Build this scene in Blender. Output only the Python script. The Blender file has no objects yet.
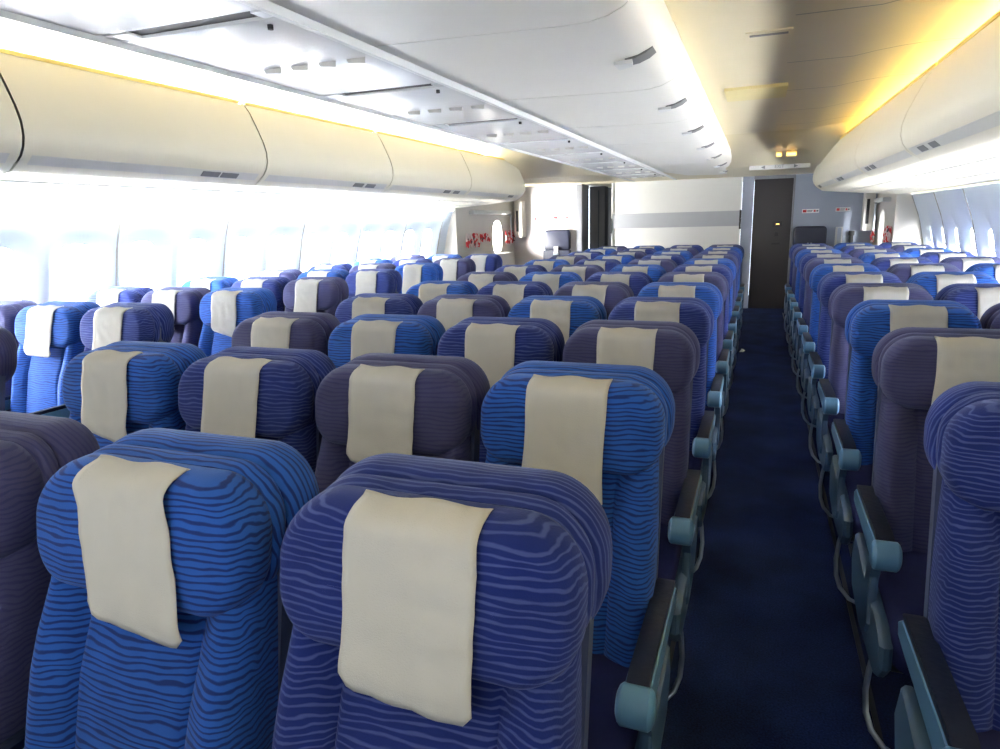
import bpy, bmesh, math, random
from mathutils import Vector, Matrix, noise
random.seed(7)
S = bpy.context.scene
COL = S.collection
PI = math.pi

# ---------------------------------------------------------------- camera
CAM_Z = 1.49
f_px, pitch, yaw, roll = 670.0, .2234, .368, .0276
def cam_ray(x, y):
    c, s = math.cos(-roll), math.sin(-roll); x, y = x*c - y*s, x*s + y*c
    return x, y
def to_world(x, y, fwd):
    c, s = math.cos(-roll), math.sin(-roll); x, y = x*c - y*s, x*s + y*c
    c, s = math.cos(pitch), math.sin(pitch)
    fh = fwd*c + y*s; z = y*c - fwd*s
    c, s = math.cos(yaw), math.sin(yaw)
    return Vector((x*c - fh*s, x*s + fh*c, z))
cd = bpy.data.cameras.new('camera'); cam = bpy.data.objects.new('camera', cd); COL.objects.link(cam)
R3 = Matrix((to_world(1, 0, 0), to_world(0, 1, 0), -to_world(0, 0, 1))).transposed()
cam.matrix_world = Matrix.Translation((0, 0, CAM_Z)) @ R3.to_4x4()
cd.sensor_width = 36; cd.sensor_fit = 'HORIZONTAL'; cd.lens = f_px/1000*36; cd.clip_start = .02
S.camera = cam

# ---------------------------------------------------------------- world and light
S.view_settings.view_transform = 'Standard'; S.view_settings.look = 'None'
S.view_settings.gamma = 1; S.view_settings.use_curve_mapping = False
S.view_settings.exposure = 0.25
W = bpy.data.worlds.new('sky'); S.world = W; W.use_nodes = True
bg = W.node_tree.nodes['Background']; bg.inputs[0].default_value = (.80, .89, 1, 1); bg.inputs[1].default_value = 3.0

def area(name, loc, rot, sx, sy, power, col):
    l = bpy.data.lights.new(name, 'AREA'); l.shape = 'RECTANGLE'; l.size = sx; l.size_y = sy
    l.energy = power; l.color = col
    o = bpy.data.objects.new(name, l); COL.objects.link(o); o.location = loc; o.rotation_euler = rot
    return o
# daylight standing outside the two rows of windows, and two added fill lights behind the camera
area('apron_light_left', (-5.6, 3.0, .7), (0, math.radians(-115), 0), 3.0, 15, 66000, (1, .985, .95))
area('apron_light_right', (3.3, 1.0, .7), (0, math.radians(115), 0), 2.4, 15, 30000, (.97, .98, 1))
area('seat_fill_light', (-1.6, -2.1, 1.5), (math.radians(90), 0, 0), 5.0, 1.3, 8, (.78, .88, 1))  # added frontal fill for the seats, inside the closed forward wall
area('ceiling_fill_light', (-1.3, -1.6, 1.35), (math.radians(160), 0, 0), 4.5, 1.0, 90, (.97, .98, 1))  # added fill tilted upward to brighten the ceiling, no real fitting

# ---------------------------------------------------------------- helpers
def link(o, parent=None):
    COL.objects.link(o)
    if parent: o.parent = parent
    return o
def mesh(name, V, F, mat, parent=None, smooth=30, loc=None):
    me = bpy.data.meshes.new(name); me.from_pydata([tuple(v) for v in V], [], F); me.update()
    bm = bmesh.new(); bm.from_mesh(me); bmesh.ops.recalc_face_normals(bm, faces=bm.faces); bm.to_mesh(me); bm.free()
    if smooth:
        me.polygons.foreach_set('use_smooth', [True]*len(me.polygons)); me.set_sharp_from_angle(angle=math.radians(smooth))
    if mat: me.materials.append(mat)
    o = bpy.data.objects.new(name, me)
    if loc: o.location = loc
    return link(o, parent)
class MB:
    def __init__(s): s.V = []; s.F = []
    def add(s, V, F):
        n = len(s.V); s.V += [Vector(v) for v in V]; s.F += [[i+n for i in f] for f in F]; return s
    def box(s, a, b, bev=0):
        bm = bmesh.new(); bmesh.ops.create_cube(bm, size=1)
        a = Vector(a); b = Vector(b)
        for v in bm.verts: v.co = Vector([(a[i]+b[i])/2 + v.co[i]*(b[i]-a[i]) for i in range(3)])
        if bev: bmesh.ops.bevel(bm, geom=bm.edges[:], offset=bev, segments=2, affect='EDGES', profile=.7)
        bm.verts.index_update()
        s.add([v.co.copy() for v in bm.verts], [[v.index for v in f.verts] for f in bm.faces]); bm.free(); return s
    def loft(s, rings, close=True, caps=True):
        n = len(rings[0]); V = [p for r in rings for p in r]; F = []
        for i in range(len(rings)-1):
            for j in range(n if close else n-1):
                k = (j+1) % n
                F.append([i*n+j, i*n+k, (i+1)*n+k, (i+1)*n+j])
        if caps and close: F.append(list(range(n))[::-1]); F.append([(len(rings)-1)*n+j for j in range(n)])
        return s.add(V, F)
    def prism(s, prof, a, b, fn, bev=0):
        # prof: list of 2D; fn(p, t) -> 3D
        if bev:
            c = Vector((sum(p[0] for p in prof)/len(prof), sum(p[1] for p in prof)/len(prof)))
            def ins(p): d = Vector(p)-c; return c + d*(1-bev/max(d.length, .001))
            q = [ins(p) for p in prof]
            sg = 1 if b > a else -1
            return s.loft([[fn(p, a) for p in q], [fn(p, a+sg*bev) for p in prof], [fn(p, b-sg*bev) for p in prof], [fn(p, b) for p in q]])
        return s.loft([[fn(p, a) for p in prof], [fn(p, b) for p in prof]])
    def tube(s, pts, r, n=10):
        pts = [Vector(p) for p in pts]; rings = []
        for i, p in enumerate(pts):
            t = (pts[min(i+1, len(pts)-1)] - pts[max(i-1, 0)]).normalized()
            up = Vector((1, 0, 0)) if abs(t.x) < .9 else Vector((0, 0, 1))
            u = t.cross(up).normalized(); w = t.cross(u)
            rings.append([p + (u*math.cos(a)+w*math.sin(a))*r for a in [2*PI*k/n for k in range(n)]])
        return s.loft(rings)
    def build(s, name, mat, parent=None, smooth=30): return mesh(name, s.V, s.F, mat, parent, smooth)
def tag(o, label=None, cat=None, group=None, kind=None):
    if label: o['label'] = label
    if cat: o['category'] = cat
    if group: o['group'] = group
    if kind: o['kind'] = kind
    return o
def empty(name, loc=(0, 0, 0)):
    o = bpy.data.objects.new(name, None); o.empty_display_size = .1; o.location = loc; return link(o)
def struct(o): o['kind'] = 'structure'; return o
def copy_tree(o, parent=None):
    c = o.copy(); COL.objects.link(c)
    if parent: c.parent = parent
    for ch in list(o.children): copy_tree(ch, c)
    return c
def srgb(r, g, b):
    return tuple(((c/255/12.92) if c/255 <= .04045 else ((c/255+.055)/1.055)**2.4) for c in (r, g, b)) + (1,)
def rrect(w, h, r, n=10, cx=0, cz=0, rb=None):
    r0 = r; P = []
    for qx, qz, a0 in ((1, 1, 0), (-1, 1, PI/2), (-1, -1, PI), (1, -1, 1.5*PI)):
        r = min(r0 if qz > 0 or rb is None else rb, w/2-1e-4, h/2-1e-4)
        for k in range(n+1):
            a = a0 + PI/2*k/n
            P.append((cx+qx*(w/2-r)+r*math.cos(a), cz+qz*(h/2-r)+r*math.sin(a)))
    return P

# ---------------------------------------------------------------- materials
def new_mat(name):
    m = bpy.data.materials.new(name); m.use_nodes = True; nt = m.node_tree
    return m, nt, nt.nodes['Principled BSDF']
def plain(name, col, rough=.5, metal=0, var=.04, scale=6, bump=0, bscale=200, spec=.5):
    m, nt, b = new_mat(name)
    tc = nt.nodes.new('ShaderNodeTexCoord'); nz = nt.nodes.new('ShaderNodeTexNoise'); nz.inputs['Scale'].default_value = scale
    nt.links.new(tc.outputs['Object'], nz.inputs['Vector'])
    mx = nt.nodes.new('ShaderNodeMix'); mx.data_type = 'RGBA'
    mx.inputs[6].default_value = tuple(c*(1-var) for c in col[:3])+(1,); mx.inputs[7].default_value = tuple(min(1, c*(1+var)) for c in col[:3])+(1,)
    nt.links.new(nz.outputs['Fac'], mx.inputs[0]); nt.links.new(mx.outputs[2], b.inputs['Base Color'])
    b.inputs['Roughness'].default_value = rough; b.inputs['Metallic'].default_value = metal; b.inputs['Specular IOR Level'].default_value = spec
    if bump:
        n2 = nt.nodes.new('ShaderNodeTexNoise'); n2.inputs['Scale'].default_value = bscale; n2.inputs['Detail'].default_value = 4
        nt.links.new(tc.outputs['Object'], n2.inputs['Vector'])
        bp = nt.nodes.new('ShaderNodeBump'); bp.inputs['Strength'].default_value = bump; bp.inputs['Distance'].default_value = .002
        nt.links.new(n2.outputs['Fac'], bp.inputs['Height']); nt.links.new(bp.outputs['Normal'], b.inputs['Normal'])
    return m
def emit(name, col, st):
    m, nt, b = new_mat(name); b.inputs['Base Color'].default_value = col
    b.inputs['Emission Color'].default_value = col; b.inputs['Emission Strength'].default_value = st; return m
def stripes(name, base, line, axis='Z', amount=.42, period=.0108, contrast=1.0):
    """woven plush with thin wavy stripes that stop and start"""
    m, nt, b = new_mat(name); N = nt.nodes; L = nt.links
    tc = N.new('ShaderNodeTexCoord'); sep = N.new('ShaderNodeSeparateXYZ'); L.new(tc.outputs['Object'], sep.inputs[0])
    mp = N.new('ShaderNodeMapping'); mp.inputs['Scale'].default_value = (5, 14, 14) if axis == 'Z' else (6, 6, 6)
    L.new(tc.outputs['Object'], mp.inputs[0])
    oi = N.new('ShaderNodeObjectInfo')
    ad = N.new('ShaderNodeVectorMath'); ad.operation = 'ADD'
    cm = N.new('ShaderNodeCombineXYZ'); mr = N.new('ShaderNodeMath'); mr.operation = 'MULTIPLY'; mr.inputs[1].default_value = 17
    L.new(oi.outputs['Random'], mr.inputs[0]); L.new(mr.outputs[0], cm.inputs[0]); L.new(mr.outputs[0], cm.inputs[1])
    L.new(mp.outputs[0], ad.inputs[0]); L.new(cm.outputs[0], ad.inputs[1])
    nz = N.new('ShaderNodeTexNoise'); nz.inputs['Scale'].default_value = 1.3; nz.inputs['Detail'].default_value = 2; L.new(ad.outputs[0], nz.inputs['Vector'])
    def math_(op, a, bb=None, c=None):
        n = N.new('ShaderNodeMath'); n.operation = op
        for i, v in enumerate((a, bb, c)):
            if v is None: continue
            if isinstance(v, (int, float)): n.inputs[i].default_value = v
            else: L.new(v, n.inputs[i])
        return n.outputs[0]
    src = sep.outputs['Z'] if axis == 'Z' else sep.outputs['Y']
    t = math_('MULTIPLY', src, 1/period)
    t = math_('MULTIPLY_ADD', nz.outputs['Fac'], 3.2, t)
    fr = math_('FRACT', t)
    tri = math_('MULTIPLY', math_('ABSOLUTE', math_('SUBTRACT', fr, .5)), 2.0)
    # line thickness wanders along the stripe
    mp2 = N.new('ShaderNodeMapping'); mp2.inputs['Scale'].default_value = (22, 30, 90) if axis == 'Z' else (22, 90, 22); L.new(tc.outputs['Object'], mp2.inputs[0])
    n2 = N.new('ShaderNodeTexNoise'); n2.inputs['Scale'].default_value = 1; n2.inputs['Detail'].default_value = 3; L.new(mp2.outputs[0], n2.inputs['Vector'])
    thr = math_('MULTIPLY_ADD', n2.outputs['Fac'], .7, 1-amount-.35)
    ss = N.new('ShaderNodeMapRange'); ss.interpolation_type = 'SMOOTHSTEP'
    L.new(tri, ss.inputs['Value']); L.new(math_('SUBTRACT', thr, .18), ss.inputs['From Min']); L.new(math_('ADD', thr, .18), ss.inputs['From Max'])
    fac = math_('MULTIPLY', ss.outputs[0], contrast)
    mx = N.new('ShaderNodeMix'); mx.data_type = 'RGBA'; mx.inputs[6].default_value = base; mx.inputs[7].default_value = line; L.new(fac, mx.inputs[0])
    # worn, blotchy pile
    n3 = N.new('ShaderNodeTexNoise'); n3.inputs['Scale'].default_value = 12; n3.inputs['Detail'].default_value = 5; L.new(tc.outputs['Object'], n3.inputs['Vector'])
    hv = N.new('ShaderNodeHueSaturation'); L.new(mx.outputs[2], hv.inputs['Color'])
    L.new(math_('MULTIPLY_ADD', n3.outputs['Fac'], .5, .62), hv.inputs['Value']); L.new(hv.outputs[0], b.inputs['Base Color'])
    b.inputs['Roughness'].default_value = .9; b.inputs['Specular IOR Level'].default_value = .15
    b.inputs['Sheen Weight'].default_value = .16; b.inputs['Sheen Roughness'].default_value = .45; b.inputs['Sheen Tint'].default_value = (.5, .62, 1, 1)
    n4 = N.new('ShaderNodeTexNoise'); n4.inputs['Scale'].default_value = 420; L.new(tc.outputs['Object'], n4.inputs['Vector'])
    bp = N.new('ShaderNodeBump'); bp.inputs['Strength'].default_value = .35; bp.inputs['Distance'].default_value = .0015
    L.new(math_('ADD', n4.outputs['Fac'], math_('MULTIPLY', ss.outputs[0], .7)), bp.inputs['Height']); L.new(bp.outputs[0], b.inputs['Normal'])
    return m
FAB = {}
for k, (ba, li, am, co) in dict(
    navy=(srgb(24, 38, 102), srgb(76, 90, 144), .30, .62),
    blue=(srgb(36, 84, 166), srgb(24, 34, 92), .36, .85),
    purple=(srgb(62, 63, 98), srgb(40, 43, 88), .36, .6)).items():
    FAB[k] = (stripes(k+'_striped_plush', ba, li, 'Z', am, contrast=co), stripes(k+'_striped_plush_rim', ba, li, 'Y', am, contrast=co))
M = dict(
    linen=plain('headrest_linen', srgb(180, 180, 177), .9, var=.06, scale=18, bump=.5, bscale=500, spec=.1),
    cushion=plain('seat_cushion_cloth', srgb(32, 36, 74), .95, var=.2, scale=20, bump=.5, bscale=300, spec=.1),
    plastic=plain('grey_blue_plastic', srgb(84, 128, 164), .34),
    plastic_dark=plain('dark_slate_plastic', srgb(58, 84, 112), .4),
    pad=plain('black_armrest_pad', srgb(14, 22, 44), .42, spec=.2, bump=.5, bscale=60),
    metal=plain('brushed_metal', srgb(180, 188, 196), .28, metal=1),
    metal_dark=plain('dark_metal', srgb(60, 64, 70), .45, metal=.8),
    shell=plain('seat_shell_plastic', srgb(50, 60, 92), .5),
    white=plain('cabin_white_plastic', srgb(226, 228, 226), .42, var=.015),
    bin=plain('bin_cream_white', srgb(228, 223, 204), .38, var=.015),
    bincen=plain('centre_bin_white', srgb(236, 235, 228), .4, var=.02),
    seam=plain('dark_seam_gap', srgb(120, 118, 110), .8),
    latch=plain('latch_grey', srgb(214, 213, 206), .4),
    latchd=plain('latch_recess_grey', srgb(118, 120, 120), .5),
    gloss=plain('glossy_service_panel', srgb(236, 238, 238), .24, var=.03, scale=3, bump=.9, bscale=9),
    slot=plain('dark_vent_slot', srgb(30, 30, 32), .7),
    ceil=plain('ceiling_panel_beige', srgb(222, 212, 182), .36, var=.02),
    panel=plain('window_panel_pale_blue', srgb(216, 226, 236), .5, var=.02),
    trimm=plain('panel_joint_trim', srgb(150, 150, 142), .5),
    yellow=plain('glow_yellow_rail', srgb(240, 214, 120), .5),
    wallc=plain('bulkhead_cream', srgb(206, 206, 202), .55, var=.02),
    wallg=plain('bulkhead_grey_band', srgb(158, 160, 164), .6),
    wallb=plain('bulkhead_blue_grey', srgb(150, 158, 174), .6),
    wallp=plain('bulkhead_pale_pink', srgb(228, 222, 220), .55),
    frame=plain('door_frame_grey', srgb(120, 122, 128), .5),
    door=plain('dark_lavatory_door', srgb(40, 36, 38), .5),
    dark=plain('dark_interior', srgb(30, 30, 34), .8),
    grey=plain('galley_grey', srgb(84, 84, 88), .6),
    red=plain('red_print', srgb(190, 40, 44), .6),
    leather=plain('navy_jump_seat_vinyl', srgb(24, 28, 48), .5, bump=.3, bscale=40),
    black=plain('black_rubber', srgb(14, 14, 16), .6),
    exitw=plain('door_lining_white', srgb(220, 216, 208), .5, var=.03),
    amber=emit('lit_amber_sign', (1, .62, .18, 1), 3.0),
    signp=plain('cream_sign_panel', srgb(226, 214, 160), .5),
)
# carpet
m, nt, b = new_mat('navy_carpet'); N = nt.nodes; L = nt.links
tc = N.new('ShaderNodeTexCoord'); nz = N.new('ShaderNodeTexNoise'); nz.inputs['Scale'].default_value = 3; nz.inputs['Detail'].default_value = 6
L.new(tc.outputs['Object'], nz.inputs['Vector'])
n2 = N.new('ShaderNodeTexNoise'); n2.inputs['Scale'].default_value = 160; L.new(tc.outputs['Object'], n2.inputs['Vector'])
ml = N.new('ShaderNodeMath'); ml.operation = 'MULTIPLY'; L.new(nz.outputs['Fac'], ml.inputs[0]); L.new(n2.outputs['Fac'], ml.inputs[1])
cr = N.new('ShaderNodeValToRGB'); L.new(ml.outputs[0], cr.inputs[0])
cr.color_ramp.elements[0].color = srgb(11, 18, 44); cr.color_ramp.elements[1].color = srgb(32, 48, 94); cr.color_ramp.elements[0].position = .12; cr.color_ramp.elements[1].position = .42
L.new(cr.outputs[0], b.inputs['Base Color']); b.inputs['Roughness'].default_value = .95; b.inputs['Specular IOR Level'].default_value = .1
bp = N.new('ShaderNodeBump'); bp.inputs['Strength'].default_value = .6; bp.inputs['Distance'].default_value = .004; L.new(n2.outputs['Fac'], bp.inputs['Height']); L.new(bp.outputs[0], b.inputs['Normal'])
M['carpet'] = m
# glass
m, nt, b = new_mat('window_acrylic'); b.inputs['Roughness'].default_value = .03; b.inputs['Base Color'].default_value = (.8, .85, .9, 1)
tr = nt.nodes.new('ShaderNodeBsdfTransparent'); mxs = nt.nodes.new('ShaderNodeMixShader'); mxs.inputs[0].default_value = .06
nt.links.new(tr.outputs[0], mxs.inputs[1]); nt.links.new(b.outputs[0], mxs.inputs[2]); nt.links.new(mxs.outputs[0], nt.nodes['Material Output'].inputs[0])
M['glass'] = m
# translucent window shade
m, nt, b = new_mat('window_shade'); N = nt.nodes; L = nt.links
tr = N.new('ShaderNodeBsdfTranslucent'); tr.inputs[0].default_value = (.75, .82, .9, 1); mxs = N.new('ShaderNodeMixShader'); mxs.inputs[0].default_value = .35
b.inputs['Base Color'].default_value = srgb(214, 224, 234); L.new(b.outputs[0], mxs.inputs[1]); L.new(tr.outputs[0], mxs.inputs[2]); L.new(mxs.outputs[0], N['Material Output'].inputs[0])
M['shade'] = m
M['cove'] = emit('cove_lamp_amber', (1, .74, .22, 1), 30.0)
M['wash'] = emit('sidewall_fill_glow', (.93, .97, 1, 1), 60.0)
M['coveleft'] = emit('cove_lamp_bright', (1, .96, .86, 1), 150.0)

# ---------------------------------------------------------------- the room
Y0, Y1 = -2.2, 11.7
def wall_x(z, side):
    """inner face of the cabin side wall at height z (side -1 left, 1 right)"""
    pts = [(0, 3.02), (.35, 3.17), (.7, 3.24), (1.05, 3.21), (1.4, 3.13), (1.69, 3.02), (2.0, 2.75), (2.45, 2.1)]
    for (z0, x0), (z1, x1) in zip(pts, pts[1:]):
        if z <= z1:
            t = (z-z0)/(z1-z0); t2 = t
            return (x0+(x1-x0)*t2)
    return pts[-1][1]
CX = -1.15
def WX(z, side, y=0):
    if side < 0: return CX - wall_x(z, -1)
    return CX + wall_x(z, 1) - .11
struct(MB().box((-4.6, Y0, -.08), (2.3, Y1+2, 0)).build('floor', M['carpet']))
struct(MB().box((-4.7, Y0-.06, 0), (2.4, Y0, 2.65)).build('wall_forward', M['wallb']))
# seat tracks in the carpet
for n, x in enumerate((-.21, .405)):
    struct(MB().box((x-.008, Y0, 0), (x+.008, Y1-.5, .004)).build('trim_%d' % (n+1), M['metal_dark']))

def side_wall(side, name, ystart, pitch, count, y_end, wcz, ww, wh, shade_to):
    """moulded panels with oval window openings, from ystart for count windows"""
    V = []; F = []; holes = []
    zb, zt = .72, 1.62; NP = 40
    def P(y, z, out=0): return (WX(z, side) + side*out, y, z)
    mb = MB()
    zs_low = [0, .12, .24, .36, .48, .60, .72]; zs_top = [1.62, 1.655, 1.69]
    ya, yb = ystart, ystart+pitch*count
    def strip(zs, y0, y1):
        mb.loft([[P(y0, z) for z in zs], [P(y1, z) for z in zs]], close=False)
    for y0, y1 in ((Y0, ya), (ya, yb)):
        strip(zs_low, y0, y1); strip(zs_top, y0, y1)
    strip([.72+.05*i for i in range(19)], Y0, ya)
    if yb < y_end: strip([.12*i for i in range(14)]+[1.69], yb, y_end)
    for k in range(count):
        yc = ya+pitch*(k+.5); cz = (zb+zt)/2; hw = pitch/2; hh = (zt-zb)/2
        outer = []; o2 = []; inner = []; rev = []
        for j in range(NP):
            a = 2*PI*(j+.5)/NP; ca, sa = math.cos(a), math.sin(a)
            s = 1/max(abs(ca), abs(sa))
            outer.append((hw*ca*s, hh*sa*s))
            def se(w, h, p=3.2):
                d = (abs(ca/w)**p+abs(sa/h)**p)**(-1/p); return (ca*d, sa*d)
            o2.append(se(ww/2+.075, wh/2+.10)); inner.append(se(ww/2, wh/2)); 
        # exact corners: snap the nearest sample to each
        for qx in (-hw, hw):
            for qz in (-hh, hh):
                j = min(range(NP), key=lambda j: (outer[j][0]-qx)**2+(outer[j][1]-qz)**2); outer[j] = (qx, qz)
        mid = [((a[0]*.5+b[0]*.5), (a[1]*.5+b[1]*.5)) for a, b in zip(outer, o2)]
        def ring(pts, out, dz=0): return [P(yc+x, cz+z+dz, out) for x, z in pts]
        dz = wcz-cz
        mb.loft([ring(outer, 0), ring(mid, .0, dz*.5), ring(o2, .012, dz), ring([(a[0]*.35+b[0]*.65, a[1]*.35+b[1]*.65) for a, b in zip(o2, inner)], .045, dz), ring(inner, .06, dz)], caps=False)
        holes.append((yc, cz+dz, inner))
    # outer skin so no light leaks beside the windows
    w = mb.build(name, M['panel'], smooth=35); struct(w)
    win = []
    for k, (yc, cz, inner) in enumerate(holes):
        def ring(sc, out): return [(WX(cz+z*sc, side)+side*out, yc+x*sc, cz+z*sc) for x, z in inner]
        mb = MB().loft([ring(1, .06), ring(1.0, .11), ring(1.5, .115)], caps=False)
        fr = mb.build('window_%d' % (len(WINS)+1), M['white']); struct(fr); WINS.append(fr)
        xo = WX(cz, side)+side*.085
        g = MB().loft([[(WX(cz+z, side)+side*.095, yc+x, cz+z) for x, z in inner], [(WX(cz+z, side)+side*.101, yc+x, cz+z) for x, z in inner]]).build('pane', M['glass'], fr)
        zt_, zs = cz+wh/2+.01, cz+wh/2-shade_to*wh
        rows = [zs+(zt_-zs)*i/6 for i in range(7)]
        def half(z): # width of opening at z
            return ww/2+.005
        sh = MB().loft([[(WX(z, side)+side*.068, yc-half(z), z) for z in rows], [(WX(z, side)+side*.068, yc+half(z), z) for z in rows]], close=False)
        sh.box((WX(zs, side)+side*.068-.006, yc-ww/2, zs-.01), (WX(zs, side)+side*.068+.006, yc+ww/2, zs+.012), .003)
        sh.build('shade', M['shade'], fr)
    return holes
WINS = []
side_wall(-1, 'wall_left', 3.58-1.06*2, .53, 14, 9.15, 1.19, .30, .46, .8)
side_wall(1, 'wall_right', 3.0, .58, 12, 10.0, 1.10, .27, .42, .48)
# joints between wall panels
nt_ = 3
for side, ys in ((-1, [3.58+1.06*k for k in range(-2, 6)]), (1, [3.0+1.16*k for k in range(0, 7)])):
    for y in ys:
        zz = [.1*i for i in range(1, 17)]+[1.68]
        mb = MB().loft([[(WX(z, side)+side*.004, y-.012, z) for z in zz], [(WX(z, side)-side*.006, y-.004, z) for z in zz], [(WX(z, side)-side*.006, y+.004, z) for z in zz], [(WX(z, side)+side*.004, y+.012, z) for z in zz]], close=False)
        struct(mb.build('trim_%d' % nt_, M['trimm'])); nt_ += 1
# outer fuselage skin above the wall line and ceiling
def poly_strip(pts, y0, y1, name, mat, thick=None):
    mb = MB().loft([[(x, y0, z) for x, z in pts], [(x, y1, z) for x, z in pts]], close=False); o = mb.build(name, mat, smooth=40); return o
# aisle ceilings: flat in the middle and curling over the bins
def curve(ax, az, bx, bz, cx_, cz_, n=8):
    return [((1-t)**2*ax+2*t*(1-t)*bx+t*t*cx_, (1-t)**2*az+2*t*(1-t)*bz+t*t*cz_) for t in [i/n for i in range(n+1)]]
rp = [(-1.15, 2.42), (-.55, 2.42), (-.5, 2.37)] + [(.1, 2.375)] + curve(.45, 2.375, .95, 2.46, 1.34, 2.36) + [(1.42, 2.28), (1.45, 1.95)]
CY1 = 8.25
ce = MB().loft([[(x, Y0, z) for x, z in rp], [(x, CY1, z) for x, z in rp]], close=False)
lp = [(2*CX-x, z) for x, z in rp]
ce.loft([[(x, Y0, z) for x, z in lp], [(x, CY1, z) for x, z in lp]], close=False)
# slope down to the low ceiling by the exits
def tapered(pts, y, k): # blend the profile to the flat low ceiling z 2.10
    return [(x, y, z+(2.10-z)*k if x < 1.2 and x > 2*CX-1.2 else z) for x, z in pts]
for pr in (rp, lp):
    ce.loft([tapered(pr, CY1, 0), tapered(pr, CY1+.3, .25), tapered(pr, CY1+.8, .62), tapered(pr, 9.65, 1.0)], close=False)
ce.add([(-4.5, 9.65, 2.10), (2.2, 9.65, 2.10), (2.2, Y1+1.6, 2.08), (-4.5, Y1+1.6, 2.08)], [[0, 1, 2, 3]])
# body behind the bins, closing the cabin
ce2 = MB()
for side in (-1, 1):
    pts = [(WX(1.66, side)+side*.02, 1.66), (WX(1.66, side)+side*.1, 2.0), (CX+side*2.4, 2.5), (CX, 2.6)]
    ce2.loft([[(x, Y0, z) for x, z in pts], [(x, Y1, z) for x, z in pts]], close=False)
struct(ce2.build('wall_crown', M['ceil']))
struct(ce.build('ceiling', M['ceil'], smooth=40))
# outer skirts below and above the windows stop outside light leaking over the wall
# ceiling joints
for y in (1.55, 2.55, 3.6, 4.65, 5.65, 6.7, 7.7):
    for pr in (rp, lp):
        q = pr[3:-2]
        struct(MB().loft([[(x, y-.006, z-.003) for x, z in q], [(x, y+.006, z-.003) for x, z in q]], close=False).build('trim_%d' % nt_, M['trimm'])); nt_ += 1

# ---------------------------------------------------------------- side overhead bins
BP = [(3.25-1.15-.02, 2.27), (2.07, 2.29), (2.03, 2.235), (1.985, 2.14), (1.945, 2.05), (1.925, 1.98), (1.925, 1.92), (1.94, 1.875), (1.965, 1.84), (1.995, 1.815)]
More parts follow.
